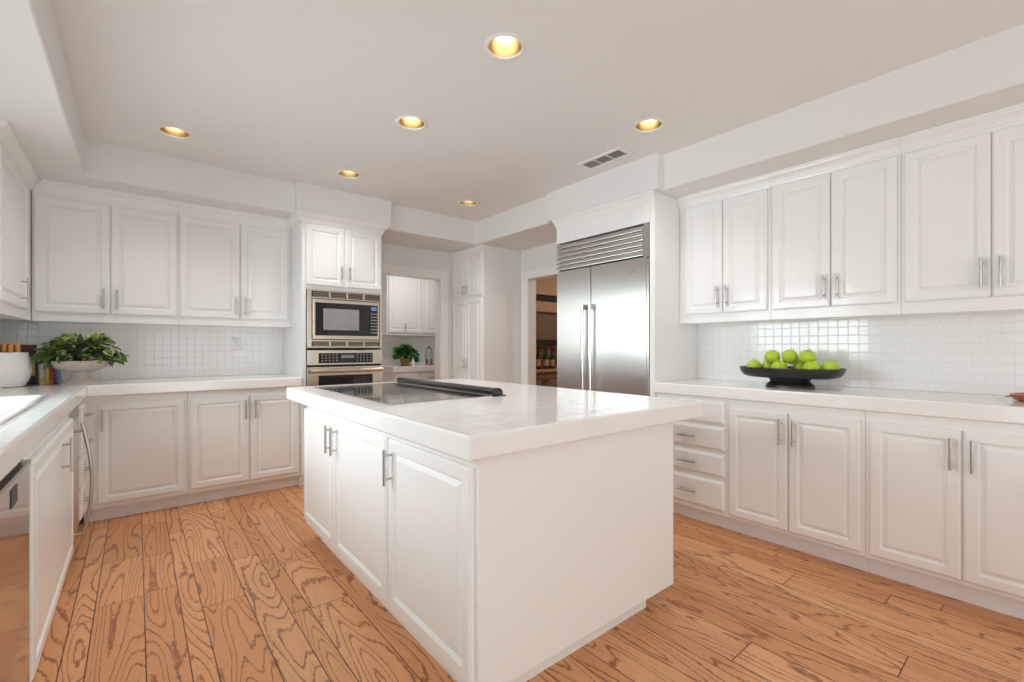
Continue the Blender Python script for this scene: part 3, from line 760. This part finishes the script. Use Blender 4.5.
# ------------------------------------------------------------------ left corner: crock, utensils, books, planter
CX, CY = -0.680, 4.30
r = thing('ceramic_crock', (CX, CY, CT+0.0006), 'white rounded ceramic crock on the left counter holding wooden utensils', 'crock')
b = B(); b.lathe([(0.110, 0), (0.126, 0.010), (0.146, 0.055), (0.155, 0.105), (0.152, 0.150), (0.140, 0.195), (0.137, 0.210), (0.139, 0.218), (0.134, 0.221), (0.128, 0.208), (0.134, 0.15), (0.140, 0.10), (0.116, 0.02), (0.01, 0.014)], (CX, CY, CT+0.0006), 48)
b.build('pot', M_CERAMIC, r)
UL = ['leftmost', 'second from the left', 'third from the left', 'fourth from the left', 'fifth from the left', 'rightmost']
for k in range(6):
    ux = CX-0.040+k*0.0245; uy = CY-0.050+0.012*(k % 2)
    b = B(); lean = (k-2.5)*0.004
    b.tube([(ux, uy, CT+0.022), (ux+lean*0.6, uy, CT+0.15), (ux+lean, uy, CT+0.225)], [0.006, 0.007, 0.008], 10)
    o = B()
    z = CT+0.205
    o.lathe([(0.004, 0), (0.011, 0.006), (0.0128, 0.02), (0.0128, 0.062), (0.010, 0.072), (0.003, 0.076)], (ux+lean, uy, z), 14)
    r = thing('wooden_spoon', (ux, uy, CT+0.022), 'honey-coloured wooden utensil in the white crock, '+UL[k], 'utensil', 'wooden utensils in the crock')
    b.build('handle', M_WOODL, r); o.build('tip', M_WOODL, r)

def book(name, x0, x1, y0, y1, h, mat, label, lean=0.0, spine=None, extras=()):
    c = ((x0+x1)/2, (y0+y1)/2, CT+0.0006)
    r = thing(name, c, label, 'book', 'cookbooks beside the planter')
    t = 0.003; z0, z1 = CT+0.0006, CT+0.0006+h
    b = B(); b.box(x0, x0+t, y0, y1, z0, z1).box(x1-t, x1, y0, y1, z0, z1).box(x0+t, x1-t, y0, y0+t, z0, z1)
    cv = b.build('cover', mat, r, bevel=0.0008)
    b = B(); b.box(x0+t+0.0002, x1-t-0.0002, y0+t+0.0002, y1-0.004, z0+0.004, z1-0.004); b.build('pages', M_PAPER, r)
    for (a0, a1, m) in extras:
        b = B(); b.box(x0+0.002, x1-0.002, y0-0.0006, y0-0.0001, z0+a0*h, z0+a1*h); b.build('spine_band', m, cv)
    r.rotation_euler = (0, lean, 0)
    return r
M_BW, M_BY, M_BO, M_BR, M_BBl = cover('white_cover', 226, 224, 216), cover('yellow_cover', 226, 190, 66), cover('orange_cover', 214, 116, 34), cover('red_cover', 150, 36, 28), cover('blue_cover', 92, 108, 168)
BX = -0.508
book('book', BX, BX+0.027, 4.44, 4.64, 0.285, M_BW, 'tall white book beside the dark green cookbook', -0.05, extras=((0.05, 0.16, M_BY),))
book('book', BX+0.029, BX+0.048, 4.44, 4.63, 0.272, M_BY, 'yellow-spined book between the white and the orange ones', -0.04, extras=((0.45, 0.8, M_BW),))
book('book', BX+0.050, BX+0.065, 4.44, 4.62, 0.270, M_BO, 'orange-spined book beside the yellow one', -0.03, extras=((0.1, 0.5, M_BR),))
book('book', BX+0.067, BX+0.076, 4.44, 4.62, 0.268, M_BR, 'thin dark red book beside the blue one', -0.03)
book('book', BX+0.078, BX+0.088, 4.44, 4.62, 0.258, M_BBl, 'thin blue book at the right end of the row beside the planter', -0.03)
# dark cookbook facing out
r = thing('book', (-0.63, 4.49, CT+0.0006), 'dark green and brown cookbook standing face-out behind the white crock', 'book', 'cookbooks beside the planter')
x0, x1, y0, y1, z0, z1 = -0.715, -0.530, 4.475, 4.505, CT+0.0006, CT+0.272
b = B(); b.box(x0, x1, y0, y0+0.003, z0, z1).box(x0, x1, y1-0.003, y1, z0, z1).box(x0, x0+0.003, y0+0.003, y1-0.003, z0, z1); cv = b.build('cover', cover('dark_green_cover', 30, 56, 46), r, bevel=0.0008)
b = B(); b.box(x0+0.0035, x1-0.004, y0+0.0035, y1-0.0035, z0+0.004, z1-0.004); b.build('pages', M_PAPER, r)
b = B(); b.box(x0+0.004, x1-0.004, y0-0.0006, y0-0.0001, z1-0.075, z1-0.002); b.build('picture_band', cover('brown_picture', 92, 38, 26), cv)
b = B(); b.box(x1-0.042, x1-0.004, y0-0.0006, y0-0.0001, z0+0.06, z1-0.085); b.build('title_panel', cover('yellow_panel', 214, 196, 90), cv)
r = thing('book', (-0.60, 4.58, CT+0.0006), 'white jacketed book standing behind the dark green cookbook', 'book', 'cookbooks beside the planter')
b = B(); b.box(-0.665, -0.528, 4.55, 4.575, z0, CT+0.287); b.build('cover', M_BW, r, bevel=0.002)

def leaf(bm, lay, base, direc, up, L, W, rnd, varieg, curl=0.3):
    d = direc.normalized(); s = d.cross(up)
    if s.length < 1e-4: s = d.cross(Vector((1, 0, 0)))
    s.normalize(); n = s.cross(d).normalized()
    outline = [(0.0, 0.0), (0.10, 0.30), (0.30, 0.48), (0.52, 0.44), (0.75, 0.27), (0.92, 0.10), (1.0, 0.0)]
    mid = []; lf = []; rt = []
    for t, w in outline:
        c = base + d*(L*t) - n*(curl*L*t*t)
        mid.append(bm.verts.new(c))
        if 0 < w:
            lf.append(bm.verts.new(c + s*(W*w) + n*(0.12*W))); rt.append(bm.verts.new(c - s*(W*w) + n*(0.12*W)))
    def face(vs, es):
        f = bm.faces.new(vs)
        for lp, e in zip(f.loops, es): lp[lay] = (rnd, e, varieg, 1)
    for side in (lf, rt):
        face((mid[0], mid[1], side[0]), (0, 0, 1))
        for i in range(len(side)-1): face((mid[i+1], mid[i+2], side[i+1], side[i]), (0, 0, 1, 1))
        face((mid[-2], mid[-1], side[-1]), (0, 0, 1))

def foliage(center, rx, ry, rz, n, Lr, parent, mat, seed, varieg=0.5, drop=0.3, stems=None):
    rng = random.Random(seed); b = B(); lay = b.bm.loops.layers.float_color.new('leaf'); c = Vector(center); st = B()
    for k in range(n):
        a = rng.uniform(0, 2*math.pi); e = rng.uniform(-drop, 1.25)
        q = rng.uniform(0.55, 1.0)
        off = Vector((math.cos(a)*math.cos(e)*rx*q, math.sin(a)*math.cos(e)*ry*q, math.sin(e)*rz*q))
        p = c + off
        d = Vector((off.x, off.y, off.z*0.5)).normalized() + Vector((rng.uniform(-.7, .7), rng.uniform(-.7, .7), rng.uniform(-.7, .35)))
        L = rng.uniform(*Lr)
        leaf(b.bm, lay, p, d, Vector((rng.uniform(-.6, .6), rng.uniform(-1.0, .2), 0.8)), L, L*rng.uniform(0.95, 1.2), rng.random(), 1.0 if rng.random() < varieg else 0.0, rng.uniform(0.1, 0.5))
        if stems and k % 3 == 0:
            m = (c+p)/2 + Vector((0, 0, 0.02)); st.tube([c+Vector((0, 0, -rz*0.35)), m, p], 0.0018, 5)
    o = b.build('foliage', mat, parent, angle=80, fix=False)
    if stems: st.build('stems', M_BARK, parent)
    else: st.bm.free()
    return o

PX, PY = -0.297, 4.325
r = thing('potted_pothos', (PX, PY, CT+0.0006), 'variegated trailing houseplant in a footed grey bowl on the left corner counter', 'potted plant')
b = B(); b.lathe([(0.100, 0), (0.100, 0.008), (0.088, 0.018), (0.060, 0.042), (0.046, 0.068), (0.048, 0.080), (0.09, 0.092), (0.130, 0.112), (0.147, 0.145), (0.149, 0.160), (0.143, 0.162), (0.135, 0.145), (0.11, 0.12), (0.01, 0.11)], (PX, PY, CT+0.0006), 48)
b.build('planter', M_PLANTER, r)
b = B(); b.lathe([(0.120, 0.132), (0.130, 0.142), (0.10, 0.150), (0.01, 0.155)], (PX, PY, CT+0.0006), 32); b.build('soil', M_SOIL, r)
foliage((PX+0.005, PY, CT+0.180), 0.215, 0.115, 0.145, 230, (0.045, 0.072), r, M_LEAF, 5, 0.5, 0.25, stems=True)

# ------------------------------------------------------------------ right counter: fruit bowl with apples, wooden tray
FBX, FBY = 3.225, 1.122
r = thing('fruit_bowl', (FBX, FBY, CT+0.0006), 'long black footed bowl of green apples on the right counter', 'bowl')
def oval(b, prof, L, W, z, n=64):
    rr = []
    for k, zz in prof:
        rr.append([(FBX+W*k*math.copysign(abs(math.cos(t))**0.85, math.cos(t)), FBY+L*k*math.copysign(abs(math.sin(t))**0.85, math.sin(t)), z+zz) for t in [2*math.pi*i/n for i in range(n)]])
    b.rings(rr)
b = B(); oval(b, [(0.42, 0.062), (0.78, 0.063), (0.90, 0.072), (0.97, 0.094), (1.0, 0.121), (1.0, 0.126), (0.97, 0.126), (0.94, 0.102), (0.86, 0.087), (0.5, 0.083), (0.02, 0.082)], 0.295, 0.20, CT); b.build('dish', M_BOWL, r)
b = B(); oval(b, [(1.0, 0.0006), (1.0, 0.010), (0.96, 0.020), (0.88, 0.030), (0.80, 0.038), (0.86, 0.052), (0.90, 0.0615)], 0.135, 0.110, CT); b.build('pedestal', M_BOWL, r)
AP = [(3.205, 1.332, 0, 'leftmost'), (3.270, 1.262, 0, 'second from the left in the lower row'), (3.170, 1.163, 0, 'third from the left in the lower row'), (3.284, 1.080, 0, 'fourth from the left in the lower row'),
      (3.160, 0.978, 0, 'fifth from the left in the lower row'), (3.225, 0.898, 0, 'rightmost'),
      (3.213, 1.222, 1, 'upper row left'), (3.222, 1.121, 1, 'upper row middle'), (3.215, 1.020, 1, 'upper row right')]
import math as _m
def apple_mesh(r0):
    b = B(); pr = []
    n = 14
    for i in range(n+1):
        t = math.pi*i/n
        rr = r0*math.sin(t)*(1.0+0.06*math.cos(t)); z = -r0*0.94*math.cos(t)
        if i == 0: rr, z = 0.003, -r0*0.80
        if i == n: rr, z = 0.003, r0*0.74
        if i == n-1: z = r0*0.90
        pr.append((max(rr, 0.003), z))
    b.lathe(pr, (0, 0, 0), 24); bmesh.ops.recalc_face_normals(b.bm, faces=b.bm.faces)
    return b
rng = random.Random(3)
for i, (ax, ay, lv, where) in enumerate(AP):
    rr = rng.uniform(0.0455, 0.0485)
    z = CT+0.0845+rr*0.94 if lv == 0 else CT+0.0845+rr*0.94+0.066
    r = thing('green_apple', (ax, ay, z), 'green apple in the black footed bowl, '+where, 'apple', 'green apples in the black bowl')
    b = apple_mesh(rr); bmesh.ops.translate(b.bm, verts=b.bm.verts, vec=(ax, ay, z)); b.build('fruit', M_APPLE, r, angle=70)
    b = B(); b.tube([(ax, ay, z+rr*0.70), (ax+0.002, ay+0.002, z+rr*0.95), (ax+0.005, ay+0.004, z+rr*1.12)], [0.0016, 0.0014, 0.0018], 6); b.build('stem', M_STEM, r)
    r.rotation_euler = (rng.uniform(-.5, .5), rng.uniform(-.5, .5), rng.uniform(0, 6.28))

r = thing('wooden_tray', (3.27, 0.02, CT+0.0006), 'shallow reddish wooden tray with a metal loop handle at the right edge of the counter', 'tray')
b = B(); b.lathe([(0.120, 0), (0.140, 0.006), (0.150, 0.016), (0.153, 0.030), (0.148, 0.031), (0.138, 0.018), (0.12, 0.012), (0.01, 0.011)], (3.27, 0.02, CT+0.0006), 48); b.build('dish', M_BOARD, r)
b = B(); b.tube([(3.225+0.0, 0.165, CT+0.022), (3.20, 0.185, CT+0.018), (3.205, 0.205, CT+0.014), (3.245, 0.202, CT+0.012), (3.262, 0.185, CT+0.016), (3.258, 0.170, CT+0.022)], 0.0028, 8); b.build('handle', M_NICKEL, r)

# ------------------------------------------------------------------ side room seen through the back doorway
MN = FY(5.90)
r = wall_cabinet('wall_cabinet', 'white two-door wall cabinet in the side room beyond the back doorway', MN, 2.64, 3.72, 0.298, 1.365, 2.35,
             [(2.66, 3.165, 1.40, 2.32, 2.90, 1.48), (3.175, 3.70, 1.40, 2.32, 3.45, 1.48)], None, plen=0.10)
MN2 = FY(5.62)
base_cabinet('drawer_cabinet', 'white base cabinet with drawers in the side room beyond the back doorway', MN2, 2.60, 3.72, 0.578,
             doors=[(2.62, 2.975, 0.13, 0.70, 2.94, 0.60), (2.985, 3.34, 0.13, 0.70, 3.02, 0.60), (3.35, 3.70, 0.13, 0.70, 3.66, 0.60)],
             drawers=[(2.62, 2.975, 0.715, 0.845), (2.985, 3.34, 0.715, 0.845), (3.35, 3.70, 0.715, 0.845)])
b = B(); b.box(2.585, 3.73, 5.585, 6.1995, CB, CT); tag(b.build('countertop', M_EDGE, bevel=0.006), 'white countertop in the side room under the green plant and glass jar', 'countertop')
b = B(); b.box(1.552, 4.098, 6.192, 6.1996, CT+0.001, 1.36); b.build('wall_side_room_backsplash', M_EDGE, kind='structure')
r = thing('potted_plant', (2.83, 5.75, CT+0.0006), 'bushy green plant in a small amber pot on the side room counter', 'potted plant')
b = B(); b.lathe([(0.045, 0), (0.052, 0.004), (0.062, 0.09), (0.066, 0.10), (0.060, 0.10), (0.056, 0.085), (0.01, 0.08)], (2.83, 5.75, CT+0.0006), 28); b.build('pot', M_POT, r)
foliage((2.83, 5.75, CT+0.155), 0.135, 0.09, 0.11, 240, (0.045, 0.075), r, M_LEAF2, 8, 0.0, 0.35)
r = thing('potted_plant', (3.06, 5.99, CT+0.0006), 'smaller green plant behind the white bottle on the side room counter', 'potted plant')
b = B(); b.lathe([(0.035, 0), (0.04, 0.004), (0.048, 0.06), (0.044, 0.06), (0.04, 0.05), (0.01, 0.048)], (3.06, 5.99, CT+0.0006), 24); b.build('pot', M_CERAMIC, r)
foliage((3.06, 5.99, CT+0.11), 0.085, 0.07, 0.10, 130, (0.04, 0.06), r, M_LEAF2, 9, 0.0, 0.5)
b = B(); b.lathe([(0.022, 0), (0.025, 0.004), (0.025, 0.055), (0.012, 0.075), (0.010, 0.10), (0.013, 0.104), (0.002, 0.106)], (2.90, 5.635, CT+0.0006), 24)
tag(b.build('bottle', M_CERAMIC), 'small white bottle in front of the plants on the side room counter', 'bottle')
r = thing('glass_jar', (3.17, 5.68, CT+0.0006), 'clear glass jar half full of brown biscuits on the side room counter', 'jar')
b = B(); b.lathe([(0.052, 0), (0.056, 0.004), (0.056, 0.19), (0.048, 0.21), (0.048, 0.225), (0.046, 0.225), (0.046, 0.21), (0.053, 0.188), (0.053, 0.006), (0.01, 0.005)], (3.17, 5.68, CT+0.0006), 32); b.build('glass', M_JAR, r)
b = B(); b.lathe([(0.05, 0.008), (0.051, 0.02), (0.051, 0.075), (0.04, 0.088), (0.01, 0.083)], (3.17, 5.68, CT+0.0006), 24); b.build('contents', plain('biscuits', srgb(150, 104, 52), 0.8, var=0.5, scale=60), r)
b = B(); b.lathe([(0.050, 0.2265), (0.052, 0.23), (0.050, 0.24), (0.02, 0.25), (0.012, 0.255), (0.016, 0.27), (0.004, 0.275)], (3.17, 5.68, CT+0.0006), 28); b.build('lid', M_STEELD, r)

# ------------------------------------------------------------------ bar room seen through the right doorway
b = B()
r = thing('bar_cabinet', (4.35, 4.46, 0), 'taupe base cabinet with knobs in the dim bar room beyond the right doorway', 'cabinet')
b = B(); b.box(3.66, 5.19, 4.19, YB-0.022, 0.0, 0.885); b.build('body', M_TAUPE, r)
MBR = FY(4.19)
for (u0, u1, ku) in ((3.70, 3.975, 3.95), (3.985, 4.26, 4.01), (4.27, 4.70, 4.67), (4.71, 5.17, 4.74)):
    b = B(); b.panel(MBR, u0, u1, 0.12, 0.86, DOOR); d = b.build('door', M_TAUPE, r)
    b = B(); b.lathe([(0.006, 0), (0.014, 0.01), (0.014, 0.018), (0.003, 0.022)], (0, 0, 0), 14)
    bmesh.ops.rotate(b.bm, verts=b.bm.verts, cent=(0, 0, 0), matrix=Matrix.Rotation(math.radians(90), 3, 'X'))
    bmesh.ops.translate(b.bm, verts=b.bm.verts, vec=(ku, 4.17, 0.78)); b.build('knob', M_BLACK, d)
b = B(); b.box(3.658, 5.19, 4.150, YB-0.022, 0.886, 0.918); tag(b.build('countertop', M_TANB, bevel=0.004), 'tan countertop carrying bottles in the dim bar room', 'countertop')
r = thing('bar_wall_cabinet', (4.35, 4.58, 1.30), 'taupe wall cabinet with tan shelf board above the bottles in the bar room', 'cabinet')
b = B(); b.box(3.66, 5.19, 4.40, YB-0.022, 1.30, 1.665); b.build('body', M_TAUPE, r)
b = B(); b.box(3.66, 5.19, 4.36, YB-0.022, 1.666, 1.80); b.build('shelf_board', M_TANB, r)
b = B(); b.box(3.66, 5.19, 4.39, YB-0.022, 1.801, 1.89); b.build('slot_shade', M_BLACK, r)  # solid black box imitates the shade of an open slot
b = B(); b.box(3.66, 5.19, 4.36, YB-0.022, 1.891, 2.45); b.build('upper_box', M_BEIGE, r)
b = B(); b.box(3.66, 5.19, 4.38, YB-0.022, 1.235, 1.299); b.build('under_cabinet_shade', M_BLACK, r)  # black box stands in for the shadow beneath the cabinet
def bottle(x, y, h, rad, mat, label):
    z = 0.9186
    r = thing('bottle', (x, y, z), label, 'bottle', 'bottles on the bar counter')
    b = B(); b.lathe([(rad*0.9, 0), (rad, 0.006), (rad, h*0.58), (rad*0.8, h*0.68), (rad*0.36, h*0.78), (rad*0.34, h*0.95), (rad*0.42, h*0.955), (rad*0.42, h*0.985), (0.003, h*0.985)], (x, y, z), 24); b.build('glass', mat, r)
    b = B(); b.lathe([(rad*0.45, h*0.986), (rad*0.47, h*0.99), (rad*0.47, h*1.06), (0.003, h*1.062)], (x, y, z), 16); b.build('cap', M_BLACK, r)
    b = B(); b.lathe([(rad+0.0003, h*0.15), (rad+0.0012, h*0.15), (rad+0.0012, h*0.48), (rad+0.0003, h*0.48)], (x, y, z), 24, close=True); b.build('label', M_TANB if mat is not M_PALEGLASS else M_BROWNGLASS, r)
bottle(3.950, 4.27, 0.27, 0.035, M_BLACK, 'black bottle at the left end of the bar counter')
bottle(4.085, 4.27, 0.26, 0.042, M_GREENGLASS, 'green glass bottle on the bar counter')
bottle(4.055, 4.37, 0.22, 0.034, M_PALEGLASS, 'pale bottle between the black and green bottles on the bar counter')
bottle(4.195, 4.27, 0.25, 0.034, M_BROWNGLASS, 'brown glass bottle to the right of the green one on the bar counter')
bottle(4.215, 4.36, 0.29, 0.034, M_PALEGLASS, 'pale bottle behind the brown one on the bar counter')

# ------------------------------------------------------------------ stool whose leg enters at the lower right
ox, oy = 2.606, -0.074
r = thing('wooden_stool', (ox, oy, 0), 'pale wooden stool, only a leg visible at the bottom right corner', 'stool')
b = B(); b.lathe([(0.11, 0.600), (0.130, 0.606), (0.135, 0.620), (0.130, 0.634), (0.09, 0.632), (0.01, 0.628)], (ox, oy, 0), 40); b.build('seat', M_PEACH, r)
for k in range(3):
    a = math.atan2(0.636, -0.772) + 2*math.pi*k/3; c, sn = math.cos(a), math.sin(a)
    b = B(); b.tube([(ox+c*0.270, oy+sn*0.270, 0.0), (ox+c*0.106, oy+sn*0.106, 0.600)], [0.015, 0.019], 14); b.build('leg', M_PEACH, r)
for k in range(3):
    a0 = math.atan2(0.636, -0.772) + 2*math.pi*k/3; a1 = a0 + 2*math.pi/3; rr = 0.270-0.164*0.4
    b = B(); b.tube([(ox+math.cos(a0)*rr, oy+math.sin(a0)*rr, 0.24), (ox+math.cos(a1)*rr, oy+math.sin(a1)*rr, 0.24)], 0.009, 10); b.build('stretcher', M_PEACH, r)
